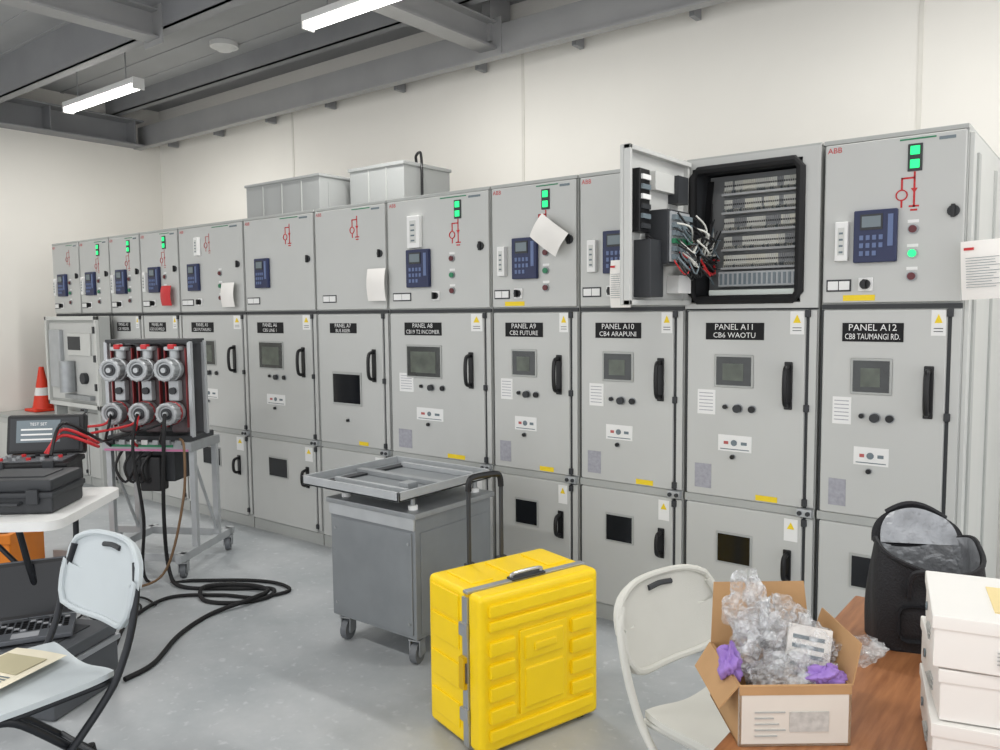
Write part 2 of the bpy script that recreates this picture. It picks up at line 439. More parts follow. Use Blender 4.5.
panel(-5.98,-5.115,'PANEL A5','CB3 PUTARURU',up(relay=(.17,.44,1.79,2.0),lamp=.5,lamps=False,faint=True,plug=(.3,.4,2.06,2.2)),mid='wide',detail=False).build()
panel(-5.105,-4.315,'PANEL A6','CB5 LINE 1',up(relay=(.19,.47,1.79,2.0),lamp=.68,lamps=False,plug=None,btn=None,sw=None),mid='wide',detail=False).build()
panel(-4.305,-3.625,'PANEL A7','BUS RISER',up(relay=None,plug=None,lamp=.62,lamps=False,btn=None,sw=None,tag=(.1,.3)),mid='blank',detail=False).build()
panel(-3.615,-2.805,'PANEL A8','CB19 T2 INCOMER',up(relay=(.22,.56,1.755,1.98),plug=(.24,.42,1.99,2.18),lamp=.72,tag=(.05,.24),sw=.5),mid='wide').build()
panel(-2.795,-2.23,'PANEL A9','CB2 FUTURE',up(relay=(.28,.58,1.78,2.0),yel=True)).build()
panel(-2.22,-1.64,'PANEL A10','CB4 ARAPUNI',up()).build()
p12=panel(-1.015,-.487,'PANEL A12','CB8 TAUMANGI RD.',up(yel=True,glow=True,relay=(.24,.54,1.79,2.0)))
p12.box(-.487,-.47,.03,1.3,0,2.27,PGL,.003)
p12.box(-.47,-.462,.1,.16,.1,2.2,PG2);p12.box(-.47,-.462,.62,.66,.1,2.2,PG2)
p12.build()
# A11 : open low-voltage compartment
p=panel(-1.63,-1.025,'PANEL A11','CB6 WAOTU',None,openup=True)
X0,X1=-1.60,-1.10
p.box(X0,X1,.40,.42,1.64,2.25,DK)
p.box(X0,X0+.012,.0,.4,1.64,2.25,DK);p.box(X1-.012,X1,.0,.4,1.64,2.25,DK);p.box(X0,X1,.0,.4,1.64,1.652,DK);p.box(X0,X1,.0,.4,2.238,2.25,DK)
gp=[(X0+.03,1.65),(X1-.03,1.65),(X1-.005,1.68),(X1-.005,2.21),(X1-.03,2.24),(X0+.03,2.24),(X0+.005,2.21),(X0+.005,1.68)]
p.tube([(a,-.006,b) for a,b in gp],.02,BLKR,8,True)
PY=.10
p.box(X0+.02,X1-.02,PY+.06,PY+.08,1.66,2.23,M('mounting_plate_grey',(138,140,141),.5,.2))
tm=[M('terminal_grey',(196,196,190),.5),M('terminal_beige',(208,206,194),.5),WIRW,M('terminal_dark',(130,132,134),.5)]
for r,z in enumerate((2.175,2.09,2.005,1.92,1.835)):
    p.box(X0+.10,X1-.025,PY+.0,PY+.06,z-.044,z-.034,M('wire_duct_grey',(172,174,175),.5))
    x=X0+.11
    m=tm[0]
    while x<X1-.035:
        if random.random()<.25:m=random.choice(tm)
        h=.022
        p.box(x,x+.0085,PY+.01,PY+.06,z-h,z+h,m)
        p.box(x+.002,x+.0065,PY+.006,PY+.01,z-.004,z+.004,DK)
        p.tube([(x+.004,PY+.012,z-h+.004),(x+.004,PY-.008,z-h-.004),(x+.004,PY+.01,z-h-.016)],.0018,random.choice([WIRW,WIRW,WIRW,LCD]),5)
        x+=.0098
p.box(X0+.10,X1-.03,PY-.03,PY+.05,1.71,1.78,M('terminal_cover_clear',(170,173,175),.25),.004)
for i in range(16):p.box(X0+.11+i*.0225,X0+.121+i*.0225,PY-.034,PY-.03,1.72,1.77,LCD)
p.box(X0+.08,X1-.03,PY-.09,PY+.05,1.66,1.695,M('drip_tray_pale',(205,212,206),.4),.004)
# door, opened 90 degrees about its left hinge
T=Matrix.Translation((-1.63,-.01,0))
def D(y0,y1,z0,z1,x0,x1,m,b=0):p.box(x0,x1,y0,y1,z0,z1,m,b,T)
D(-.585,0,1.628,2.28,-.018,0,PG,.004)
D(-.585,-.565,1.628,2.28,0,.03,PG,.003);D(-.02,0,1.65,2.26,0,.02,PG);D(-.585,0,2.26,2.28,0,.03,PG,.003);D(-.585,0,1.628,1.65,0,.03,PG,.003)
D(-.53,-.44,1.93,2.19,0,.045,BLK,.004);D(-.5,-.38,1.66,1.90,0,.08,DK,.005);D(-.40,-.2,1.80,2.03,0,.11,DK,.006)
D(-.39,-.21,1.81,2.02,.11,.118,SILW)
for i in range(6):D(-.52,-.45,1.945+i*.04,1.965+i*.04,.045,.055,random.choice([LCD,WHT,DK]))
for i in range(6):D(-.385,-.215,1.82+i*.033,1.84+i*.033,.118,.135,(GRN2 if i==2 else LCD))
D(-.18,-.08,2.08,2.2,0,.05,DK);D(-.19,-.06,1.68,1.76,0,.06,WHT,.003);D(-.36,-.1,2.12,2.2,0,.03,PGL,.003)
wm=[WIRW,WIRW,WIRW,BLK,BLK,BLK,LCD,REDW]
for i in range(42):
    y=random.uniform(-.40,-.12);z=random.uniform(1.80,2.02)
    x=-1.63+random.uniform(.13,.15)
    P=[(x,y-.01,z)]
    zz=random.uniform(1.78,1.92)
    P.append((x+random.uniform(.01,.04),y+.05,z-random.uniform(.02,.08)))
    P.append((-1.53+random.uniform(-.03,.03),-.10+random.uniform(-.03,.03),zz))
    P.append((-1.54+random.uniform(-.03,.03),.02+random.uniform(-.02,.04),zz+random.uniform(-.04,.03)))
    P.append((-1.55+random.uniform(-.02,.05),.10,zz+random.uniform(-.08,.12)))
    p.tube(P,random.choice([.003,.004,.005]),random.choice(wm),5,False,4)
for i in range(7):
    p.tube([(-1.6,-.45,1.92-i*.01),(-1.54,-.3,1.84+.008*i),(-1.53,-.1,1.80-.008*i),(-1.53,.02,1.78+.01*i),(-1.55,.10,1.86+.04*i)],.008,BLK,6,False,5)
for i in range(5):
    p.tube([(-1.56+.006*i,.09,2.2),(-1.565+.006*i,.07,2.0),(-1.55+.006*i,.09,1.8)],.004,BLK,5,False,3)
p.build()

# papers hanging on the switchgear
def sheet(x0,x1,z0,z1,y,rot=0,name='hanging_paper',txt=False,m=PAP):
    o=MB(name);cx=(x0+x1)/2;cz=(z0+z1)/2;w=x1-x0;h=z1-z0
    T=Matrix.Translation((cx,y,cz))@Matrix.Rotation(rot,4,'Y')
    o.surf(lambda u,v:(-w/2+u*w,-.012*math.sin(math.pi*v)-.01*math.sin(math.pi*u)-.004,-h/2+v*h),6,8,m,.001,T)
    if txt:
        o.box(-w*.42,-w*.2,-.024,-.022,h*.34,h*.385,RED,0,T)
        for i in range(12):o.box(-w*.38,w*random.uniform(.1,.38),-.0285,-.0275,h*(.2-.045*i),h*(.208-.045*i),LCD,0,T)
    o.cyl((cx,y+.02,z1-.01),(cx,y-.01,z1-.01),.004,SIL,8)
    o.build()
sheet(-2.47,-2.27,1.93,2.07,-.05,math.radians(35))
sheet(-3.76,-3.60,1.68,1.88,-.03)
sheet(-5.35,-5.19,1.66,1.84,-.03)
sheet(-1.995,-1.885,1.62,1.85,-.06,0,txt=True)
sheet(-6.2,-6.05,1.68,1.84,-.03,0,'red_tag',m=REDW)
sheet(-.49,-.34,1.635,1.855,-.04,math.radians(-3),txt=True)

# bus duct boxes on top of the switchgear
o=MB('busbar_duct_box');o.box(-5.48,-4.60,.3,1.0,2.302,2.60,PGX,.006);o.box(-5.49,-4.59,.29,1.01,2.59,2.61,PGX,.004)
for x in(-5.26,-5.03,-4.8):o.box(x-.004,x+.004,.294,.3,2.32,2.58,PG2)
o.box(-4.60,-4.595,.38,.9,2.34,2.56,PGX);o.build()
o=MB('voltage_transformer_box');o.box(-4.50,-3.95,.5,.98,2.302,2.64,PGX,.006);o.box(-4.51,-3.94,.49,.99,2.625,2.65,PGX,.004)
for x in(-4.3,-4.12):o.box(x-.004,x+.004,.494,.5,2.32,2.62,PG2)
o.tube([(-4.1,.8,2.65),(-4.1,.78,2.73),(-4.03,.75,2.75),(-3.97,.7,2.69),(-3.93,.66,2.6),(-3.93,.66,2.35)],.01,BLK,8,False,6)
o.cyl((-4.1,.8,2.65),(-4.1,.8,2.68),.03,DK);o.build()

# withdrawn truck front in front of the first cubicles
o=MB('withdrawn_truck_front')
x0,x1,y=-8.0,-7.0,-.17
o.box(x0,x1,y,y+.1,.78,1.6,PG2,.008);o.box(x0+.06,x1-.06,y-.012,y,.84,1.54,PG,.006)
for a,b,c,d in((x0,x1,1.565,1.6),(x0,x0+.04,.78,1.6),(x1-.04,x1,.78,1.6),(x0,x1,.78,.82)):o.box(a,b,y-.03,y,c,d,PGL,.004)
o.box(x0+.12,x0+.34,y-.05,y-.01,.95,1.48,SILW,.01);o.box(x0+.45,x1-.12,y-.03,y-.01,1.25,1.45,PGL,.006)
o.box(x0+.47,x1-.3,y-.035,y-.03,1.3,1.42,DK)
o.cyl((x0+.5,y-.06,.92),(x0+.5,y-.06,1.2),.07,SIL,20);o.cyl((x0+.75,y-.01,1.05),(x0+.75,y-.05,1.05),.05,DK,20)
o.box(x0+.42,x1-.1,y-.06,y-.01,.86,.9,SIL,.004)
for z in(.95,1.2,1.45):o.box(x1-.05,x1-.02,y-.04,y,z,z+.06,DK)
for x in(x0+.05,x1-.1):o.box(x,x+.05,y-.0,y+.1,0.0,.78,PG2)
o.build()
o=MB('earthing_truck');
o.box(-8.95,-8.35,-.30,.30,.12,.62,PG,.015);o.box(-8.97,-8.33,-.32,.32,.6,.64,PG2,.01)
o.box(-8.9,-8.4,-.31,-.30,.18,.55,PGL,.005);o.box(-8.6,-8.5,-.33,-.31,.33,.38,BLK,.004)
for x in(-8.85,-8.45):
    for yy in(-.22,.22):o.cyl((x-.02,yy,.06),(x+.02,yy,.06),.06,BLKR,16);o.box(x-.03,x+.03,yy-.02,yy+.02,.08,.13,SIL)
o.build()
o=MB('traffic_cone');cx,cy=-8.70,.04
o.box(cx-.13,cx+.13,cy-.13,cy+.13,.641,.667,CONE,.008)
zs=[.665,.80,.88,.98,1.09];
for i in range(4):
    r=lambda z:.098-(z-.67)*.18
    o.cyl((cx,cy,zs[i]),(cx,cy,zs[i+1]),r(zs[i]),WHT if i in(1,) else CONE,20,r(zs[i+1]))
o.build()

# ------------------------------------------------------------ caster helper
def caster(o,x,y,r=.05,h=.13,m=M('caster_wheel_grey',(105,108,112),.5),a=0.3):
    T=RZ(a,(x,y,0))
    o.cyl((-.016,0,r),(.016,0,r),r,m,20,None,T);o.cyl((-.02,0,r),(.02,0,r),r*.45,SIL,12,None,T)
    o.box(-.028,-.022,-.025,.03,r-.01,h-.02,SIL,0,T);o.box(.022,.028,-.025,.03,r-.01,h-.02,SIL,0,T)
    o.box(-.03,.03,-.03,.035,h-.02,h-.012,SIL,0,T);o.cyl((0,0,h-.012),(0,0,h),.02,SIL,12,None,T)

# ------------------------------------------------------------ steel service trolley
o=MB('steel_service_trolley')
x0,x1,y0,y1=-3.02,-2.45,-1.0,-.46
o.box(x0,x1,y0,y1,.13,.69,SILD,.006)
o.box(x0+.02,x1-.02,y0-.006,y0,.15,.62,SILD,.003);o.box(x0,x1,y0-.01,y0,.635,.69,SILW,.003)
o.box(x1,x1+.006,y0+.03,y1-.03,.15,.62,SILD,.003);o.box(x0-.015,x1+.015,y0-.015,y1+.015,.69,.715,SIL,.004)
for z in(.2,.57):
    for x in(x0+.04,x1-.04):o.cyl((x,y0-.006,z),(x,y0-.01,z),.007,SIL,10)
for x in(x0+.05,x1-.05):
    for y in(y0+.05,y1-.05):caster(o,x,y)
for x in(x0+.06,x1-.06):
    for y in(y0+.05,y1-.05):
        o.cyl((x,y,.715),(x,y,.735),.022,WHT,14);o.cyl((x,y,.735),(x,y,.78),.012,SIL,10)
tx0,tx1,ty0,ty1=-3.13,-2.47,-1.08,-.43
o.box(tx0,tx1,ty0,ty1,.775,.785,SILD,.002)
for a,b,c,d in((tx0,tx1,ty0,ty0+.012),(tx0,tx1,ty1-.012,ty1),(tx0,tx0+.012,ty0,ty1),(tx1-.012,tx1,ty0,ty1)):o.box(a,b,c,d,.775,.82,SILW,.002)
o.box(tx0+.05,tx1-.02,-.77,-.73,.785,.81,SIL,.003);o.box(tx0+.12,tx1-.05,-.98,-.96,.785,.812,SILW,.003);o.box(tx0+.12,tx1-.05,-.52,-.50,.785,.812,SILW,.003)
o.box(tx0+.08,tx0+.13,-1.0,-.48,.785,.795,DK);o.box(-2.6,-2.54,-.95,-.88,.785,.83,SIL,.004)
o.build()

# ------------------------------------------------------------ yellow transit case
o=MB('yellow_transit_case')
L,W,H=.565,.36,.60
o.box(0,L,0,.085,.015,H,YC,.022,None,4);o.box(0,L,.105,W,.015,H,YC,.022,None,4)
o.box(.004,L-.004,.082,.108,.02,H-.004,YCD,.006)
o.box(-.004,.006,.078,.112,.02,H-.02,ALU,.002);o.box(0.0,L,.08,.11,H-.008,H+.003,ALU,.002);o.box(L-.006,L+.004,.078,.112,.02,H-.02,ALU,.002)
RB=.009
for z in(.545,.085):
    o.box(.035,L-.035,-.014,.02,z-.024,z+.022,YC,RB)
o.box(.035,L-.035,-.014,.02,.468,.508,YC,RB)
for i in range(4):
    z=.405-.083*i
    o.box(.035,.15,-.016,.02,z-.028,z+.028,YC,RB);o.box(L-.15,L-.035,-.016,.02,z-.028,z+.028,YC,RB)
o.box(.17,L-.17,-.008,.02,.125,.445,YC,.006)
o.box(.19,L-.19,-.016,.0,.33,.42,YC,.008);o.box(.19,L-.19,-.016,.0,.15,.30,YC,.008);o.box(.23,L-.23,-.022,.0,.36,.39,YC,.006)
for z in(.12,.27,.42,.53):
    o.box(-.007,.02,.135,W-.03,z-.05,z+.045,YC,.006)
for z in(.14,.46):
    o.box(-.014,0,.07,.122,z-.025,z+.025,ALU,.004)
o.box(-.022,-.012,.08,.112,.24,.36,YCD,.004);o.box(-.014,0,.08,.112,.24,.26,YCD);o.box(-.014,0,.08,.112,.34,.36,YCD)
for x in(.06,.24,.42):o.box(x,x+.1,.14,W-.04,H-.01,H+.008,YC,.006)
o.box(.2,.36,.075,.115,H,H+.010,DK,.004);o.tube([(.21,.095,H+.008),(.22,.095,H+.022),(.34,.095,H+.022),(.35,.095,H+.008)],.007,ALU,8,False,4)
for x in(.20,.36):
    o.box(x-.02,x+.02,W-.005,W+.02,.1,H,DK,.005);o.cyl((x,W+.008,.3),(x,W+.008,H+.31),.009,DK,10)
o.tube([(.20,W+.008,H+.29),(.205,W+.008,H+.33),(.23,W+.008,H+.345),(.33,W+.008,H+.345),(.355,W+.008,H+.33),(.36,W+.008,H+.29)],.013,BLK,8,False,4)
for x in(.06,.48):
    o.box(x,x+.03,.03,.06,0,.02,BLKR);o.box(x,x+.03,W-.09,W-.06,0,.02,BLKR)
o.build((-1.745,-1.41,0),math.radians(73.5))

# ------------------------------------------------------------ folding chairs
def chair(name,loc,rz,pl,fr,sw=.44,zb=.57,hb=.275):
    o=MB(name)
    def seat(u,v):
        x=(u-.5)*sw;y=-.2+v*.4
        k=1-.10*(2*abs(v-.5))**4
        return (x*k,y,.45+.012*math.cos(math.pi*(u-.5)*2)*-1-.02*max(0,(.15-v)/.15)**2)
    o.surf(seat,14,12,pl,.018)
    def back(u,v):
        a=(u-.5)*2
        k=1-.14*abs(2*v-1)**5
        x=a*.225*k
        y=.235+.06*v+.035*(1-a*a)
        z=zb+hb*v-.03*abs(a)**4*(1 if v>.5 else -1)
        return (x,y,z)
    o.surf(back,18,14,pl,.016)
    rim=[back(u/12,1) for u in range(13)]+[back(1,1-v/8) for v in range(1,8)]+[back(1-u/12,0) for u in range(13)]+[back(0,v/8) for v in range(1,8)]
    o.tube(rim,.011,pl,8,True)
    def P(u,v,d):
        q=back(u,v);return (q[0],q[1]-d,q[2])
    o.tube([P(.38,.87,.002),P(.5,.885,.002),P(.62,.87,.002)],.009,DK,8,False,4)
    o.tube([P(.38,.87,-.018),P(.5,.885,-.018),P(.62,.87,-.018)],.009,DK,8,False,4)
    for s in(-1,1):
        x=s*.232
        o.tube([(s*.20,.29,zb+hb-.05),(x,.262,.66),(x,.215,.50),(x,.12,.36),(x,-.24,.012)],.0125,fr,10,False,5)
        o.tube([(s*.20,-.15,.435),(s*.205,-.08,.40),(s*.205,.10,.22),(s*.205,.31,.012)],.0125,fr,10,False,5)
        o.tube([(s*.2,-.17,.43),(s*.2,.2,.43)],.010,fr,8)
        o.cyl((x,-.245,0),(x,-.238,.03),.017,BLKR,12);o.cyl((s*.205,.314,0),(s*.205,.308,.03),.017,BLKR,12)
    o.tube([(-.232,-.13,.13),(.232,-.13,.13)],.009,fr,8);o.tube([(-.205,.21,.12),(.205,.21,.12)],.009,fr,8)
    o.tube([(-.2,-.15,.43),(.2,-.15,.43)],.009,fr,8)
    return o.build(loc,rz)
chair('folding_chair',(-2.725,-2.525,0),math.radians(2),CHB,CHFD)
chair('folding_chair',(-.795,-1.385,0),math.radians(76),CHW,CHW,.44,.535,.255)
o=MB('printed_document');T=RZ(math.radians(20),(-2.82,-2.54,.455))
o.surf(lambda u,v:(-.11+.22*u,-.15+.3*v,.010+.004*math.sin(3*u)),6,6,M('document_cream',(222,214,192),.8),.001,T)
o.box(-.09,.08,-.02,.10,.0145,.0155,M('document_print',(178,170,140),.8),0,T)
for i in range(6):o.box(-.09,.08,-.12+i*.015,-.115+i*.015,.0145,.0155,LCD,0,T)
o.build()

# ------------------------------------------------------------ wooden table
o=MB('wooden_table')
o.box(-.6,1.2,-3.0,-1.03,.72,.75,WOOD,.006)
o.box(-.5,1.1,-1.12,-1.09,.63,.72,DK);o.box(-.52,-.49,-2.9,-1.1,.63,.72,DK)
for x in(-.5,1.1):
    for y in(-1.12,-2.9):o.box(x-.02,x+.02,y-.02,y+.02,0,.72,DK,.004)
o.build()

# ------------------------------------------------------------ cardboard box w/ packing
o=MB('cardboard_box')
w,d,h=.22,.21,.122
PRT=M('box_white_print',(214,208,198),.8)
o.box(-w/2,w/2,0,.005,0,h,PRT);o.box(-w/2,w/2,d-.005,d,0,h,CARD);o.box(-w/2,-w/2+.005,0,d,0,h,CARD);o.box(w/2-.005,w/2,0,d,0,h,CARD);o.box(-w/2,w/2,0,d,0,.005,CARDI)
o.box(-w/2,w/2,-.001,0,h-.018,h,CARD)
def flap(a,b,c,dd):
    a,b,c,dd=map(Vector,(a,b,c,dd));n=(b-a).cross(dd-a).normalized()*.003
    V=[a,b,c,dd,a+n,b+n,c+n,dd+n]
    o.add(V,[(0,1,2,3),(7,6,5,4),(0,4,5,1),(1,5,6,2),(2,6,7,3),(3,7,4,0)],CARD)
flap((-w/2,d,h),(w/2,d,h),(w/2-.01,d+.02,h+.13),(-w/2+.01,d+.02,h+.13))
flap((w/2,0,h),(w/2,d,h),(w/2+.02,d-.01,h+.08),(w/2+.02,.01,h+.08))
flap((-w/2,0,h),(-w/2,d,h),(-w/2-.035,d-.01,h-.05),(-w/2-.035,.01,h-.05))
flap((-w/2,0,h),(w/2,0,h),(w/2-.01,.05,h-.035),(-w/2+.01,.05,h-.035))
for i in range(5):o.box(-w*.36,-w*.36+random.uniform(.03,.07),-.002,0,.02+i*.012,.0225+i*.012,PG2)
o.box(-w*.05,w*.3,-.002,0,.03,.07,M('box_print_grey',(184,182,177),.8,0,.2,60))
BX=(-.475,-1.985,.75);BR=math.radians(38)
o.build((BX[0],BX[1],.751),BR)
def blobs(o,lst):
    for cx,cy,cz,rx,ry,rz,seed,m in lst:
        rnd=random.Random(seed);ph=[rnd.uniform(0,6) for _ in range(8)]
        def f(u,v):
            a=2*math.pi*u;b=math.pi*(v*.96+.02)
            k=1+.20*math.sin(3*a+ph[0])*math.sin(2*b+ph[1])+.16*math.sin(5*b+ph[2]+2*a)+.10*math.sin(7*a+ph[3]+3*b)+.06*math.sin(13*a+ph[4]-9*b)*math.sin(b)+.05*math.sin(11*b+ph[5]+5*a)
            return (cx+rx*k*math.sin(b)*math.cos(a),cy+ry*k*math.sin(b)*math.sin(a),cz+rz*k*math.cos(b))
        o.surf(f,56,36,m)
o=MB('bubble_wrap')
blobs(o,[(-.045,.09,.16,.055,.055,.07,1,BUB),(-.065,.10,.225,.04,.04,.075,2,BUB),(.04,.11,.15,.07,.055,.06,3,BUB),(.15,.11,.14,.065,.04,.025,4,BUB),(-.005,.13,.19,.055,.04,.05,5,BUB),(.0,.05,.12,.075,.035,.035,8,BUB)])
o.build((BX[0],BX[1],.757),BR)
o=MB('purple_foam_bag')
blobs(o,[(.07,.03,.122,.036,.022,.018,11,PURP),(-.11,.07,.13,.022,.03,.035,12,PURP)])
o.build((BX[0],BX[1],.757),BR)
o=MB('instruction_booklet');T=Matrix.Translation((.05,.075,.12))@Matrix.Rotation(math.radians(-18),4,'X')@Matrix.Rotation(math.radians(12),4,'Y')
o.box(-.045,.045,-.003,.003,-.06,.08,PAP,0,T)
for i in range(5):o.box(-.035,.03,-.0045,-.003,-.02+i*.018,-.012+i*.018,LCD,0,T)
o.build((BX[0],BX[1],.757),BR)

# ------------------------------------------------------------ lunch cooler bag
o=MB('lunch_cooler_bag')
W2,D2,H2=.132,.09,.245
def bag(u,v):
    a=2*math.pi*u;c,s=math.cos(a),math.sin(a)
    n=4.0
    r=(abs(c)**n+abs(s)**n)**(-1/n)
    tp=1+.05*math.sin(math.pi*v)-.10*v
    return (W2*r*c*tp*(1+.02*math.sin(5*a+4*v)),D2*r*s*tp*(1+.05*math.sin(3*a+5*v)),H2*v+.02*v*math.sin(a*2+1)*1.0-.03*v*max(0,-s))
o.surf(bag,48,14,BAGM)
o.box(-W2*.9,W2*.9,-D2*.9,D2*.9,0,.01,BAGM)
def inn(u,v):
    q=bag(u,1);return (q[0]*(1-.06-.1*v),q[1]*(1-.06-.1*v),q[2]-.12*v)
o.surf(inn,48,6,FOIL);o.tube([bag(i/48,1) for i in range(48)],.006,BAGM,6,True)
def lid(u,v):
    x=-W2*.85+u*W2*1.7
    k=1-.35*v**3
    return (x*k,D2*.85+.03*v,H2-.01+.085*v+.012*math.sin(4*u)*v-.015*v*abs(2*u-1)**2)
o.surf(lid,14,8,BAGM,.010)
def lidf(u,v):
    q=lid(.08+.84*u,.92*v);return (q[0],q[1]-.014,q[2])
o.surf(lidf,14,8,FOIL,.003)
o.tube([lid(i/14,1) for i in range(15)],.008,BAGM,6)
o.tube([(-.06,-D2*1.02,.14),(-.06,-D2*1.12,.19),(-.04,-D2*1.18,.21),(.04,-D2*1.18,.205),(.06,-D2*1.12,.19),(.06,-D2*1.02,.14)],.007,BAGM,6,False,5)
o.box(-.085,.085,-D2*1.1,-D2*.95,.03,.12,BAGM,.02)
o.build((-.372,-1.28,.752),math.radians(25))

# ------------------------------------------------------------ white file boxes
WB=M('file_box_white',(226,224,219),.7,0,.02)
ang=math.radians(14)
for i,(dx,dy,a) in enumerate(((0,0,0),(.008,.01,.04),(-.004,.004,-.03))):
    o=MB('archive_file_box')
    o.box(0,.34,0,.27,0,.094,WB,.004);o.box(-.003,.343,-.003,.273,.072,.098,WB,.003)
    for k in range(4):o.box(.10,.14,-.0055,-.003,.022+k*.007,.024+k*.007,PG2)
    for k in range(3):o.box(-.0045,-.0005,.08,.16-.02*k,.02+k*.010,.022+k*.010,PG2)
    o.cyl((-.001,.20,.045),(-.004,.20,.045),.009,LCD)
    if i==2:
        o.box(.10,.3,.05,.2,.098,.100,M('label_cream',(225,205,150),.7))
    o.build((-.245+dx,-1.93+dy,.751+i*.1005),ang+a)

# ------------------------------------------------------------ left plastic table
lt=MB('plastic_folding_table')
dl=Vector((-.75,-.66,0)).normalized()
ang=math.atan2(-dl.y,-dl.x)
def rr(x0,x1,y0,y1,r,z0,z1,m,o):
    pts=[]
    for cx,cy,a0 in((x1-r,y1-r,0),(x0+r,y1-r,90),(x0+r,y0+r,180),(x1-r,y0+r,270)):
        for k in range(7):
            a=math.radians(a0+15*k);pts.append((cx+r*math.cos(a),cy+r*math.sin(a)))
    n=len(pts);V=[(x,y,z0) for x,y in pts]+[(x,y,z1) for x,y in pts]
    o.add(V,[tuple(range(n-1,-1,-1)),tuple(range(n,2*n))]+[(i,(i+1)%n,n+(i+1)%n,n+i) for i in range(n)],m)
rr(-1.8,0,-.68,0,.07,.71,.75,TBW,lt)
for x in(-.20,-1.52):
    lt.tube([(x,-.08,.70),(x+.02,-.20,.35),(x-.0,-.60,.012)],.014,CHFD,8,False,4);lt.tube([(x,-.60,.70),(x+.02,-.48,.35),(x,-.08,.012)],.014,CHFD,8,False,4)
    lt.tube([(x,-.1,.3),(x,-.58,.3)],.011,CHFD,8);lt.tube([(x,-.34,.3),(x-.35,-.34,.69)],.011,CHFD,8)
lt.build((-3.93,-1.56,0),ang)
TL=(-3.93,-1.56,.752)
def pelican(name,w,d,h,openlid,mat=BLK,gauges=False,lh=.2,lidh=.06,edge=None):
    o=MB(name)
    o.box(-w/2,w/2,-d/2,d/2,0,h,mat,.015);o.box(-w/2-.008,w/2+.008,-d/2-.008,d/2+.008,h-.03,h-.005,edge or mat,.006)
    for x in(-w*.3,w*.3):o.box(x-.025,x+.025,-d/2-.02,-d/2,h*.45,h+.01,DK,.005)
    o.tube([(-.06,-d/2,h*.5),(-.06,-d/2-.03,h*.5),(.06,-d/2-.03,h*.5),(.06,-d/2,h*.5)],.008,DK,6)
    if openlid:
        T=Matrix.Translation((0,d/2,h))@Matrix.Rotation(math.radians(-12),4,'X')
        o.box(-w/2,w/2,-.0,.07,0,lh,mat,.015,T);o.box(-w/2+.02,w/2-.02,-.004,0,.02,lh-.02,DK,0,T)
        if gauges:
            o.box(-w*.36,w*.2,-.006,-.004,.06,lh-.03,LCD,0,T)
            o.text('TEST SET',-w*.08,-.007,lh-.05,.02,WHT,T)
            for i in range(3):o.box(-w*.3,w*.1,-.008,-.006,.07+i*.025,.078+i*.025,WHT,0,T)
        o.box(-w/2+.02,w/2-.02,-d/2+.02,d/2-.02,h-.002,h+.004,M('instrument_panel',(90,92,96),.4,0,.2,40))
        for i in range(5):
            for j in range(3):
                o.cyl((-w*.35+i*w*.17,-d*.25+j*d*.22,h),(-w*.35+i*w*.17,-d*.25+j*d*.22,h+.015),.011,random.choice([REDW,BLK,SIL,BLK]),10)
    else:
        o.box(-w/2,w/2,-d/2,d/2,h-.005,h+lidh,mat,.015);o.box(-w*.35,w*.35,-d*.3,d*.3,h+lidh-.002,h+lidh+.006,DK,.005)
    return o
Tt=RZ(ang,TL)
def onT(lx,ly,lz=0):
    v=Tt@Vector((lx,ly,lz));return (v.x,v.y,v.z)
pelican('test_instrument_case',.38,.30,.10,False,DK,lidh=.05).build(onT(-.27,-.40),ang)
pelican('test_instrument_case',.36,.24,.17,True,BLK,True,lh=.20).build(onT(-.36,-.125),ang+.1)
o=MB('clipboard_papers')
for i,(x,y,a,m) in enumerate(((-.60,-.60,.2,CARD),(-.75,-.5,-.15,PAP),(-.65,-.58,.4,DK))):
    o.box(-.13,.13,-.05,.05,.001+i*.004,.004+i*.004,m,0,RZ(a,(x,y,0)))
o.build(TL,ang)
o=MB('folded_laptop');o.box(-.17,.17,-.11,.11,.014,.03,BLK,.004);o.box(-.17,.17,-.11,.11,.031,.04,DK,.004);o.build(onT(-.86,-.40),ang+.2)
o=MB('orange_storage_case');o.box(-.3,.3,-.2,.2,0,.36,ORG,.02);o.box(-.31,.31,-.21,.21,.3,.36,ORG,.01)
for x in(-.15,.15):o.box(x-.03,x+.03,-.225,-.2,.2,.34,BLK,.004)
o.build((-5.35,-1.75,0),ang)

# laptop on instrument box
o=pelican('instrument_case',.5,.38,.22,False,M('instrument_case_grey',(84,87,91),.45,.2),lidh=.05,edge=ALU);o.build((-3.58,-2.14,0),math.radians(25))
o=MB('laptop');w=.35
LG=M('laptop_deck_grey',(96,99,104),.4,.3);KY=M('laptop_keys',(150,152,156),.5)
o.box(-w/2,w/2,-.12,.12,0,.02,LG,.004)
for i in range(5):
    for j in range(12):o.box(-w*.44+j*.0262,-w*.44+j*.0262+.019,-.03+i*.026,-.012+i*.026,.02,.023,BLK if (i+j)%5 else KY)
o.box(-.05,.05,-.105,-.05,.02,.0215,KY)
T=Matrix.Translation((0,.12,.02))@Matrix.Rotation(math.radians(-14),4,'X')
o.box(-w/2,w/2,0,.012,0,.25,LG,.004,T);o.box(-w/2+.004,w/2-.004,-.001,0,.006,.244,BLK,0,T);o.box(-w/2+.015,w/2-.015,-.002,-.001,.02,.23,M('laptop_screen',(20,23,28),.15),0,T)
o.build((-3.58,-2.17,.28),math.radians(62))

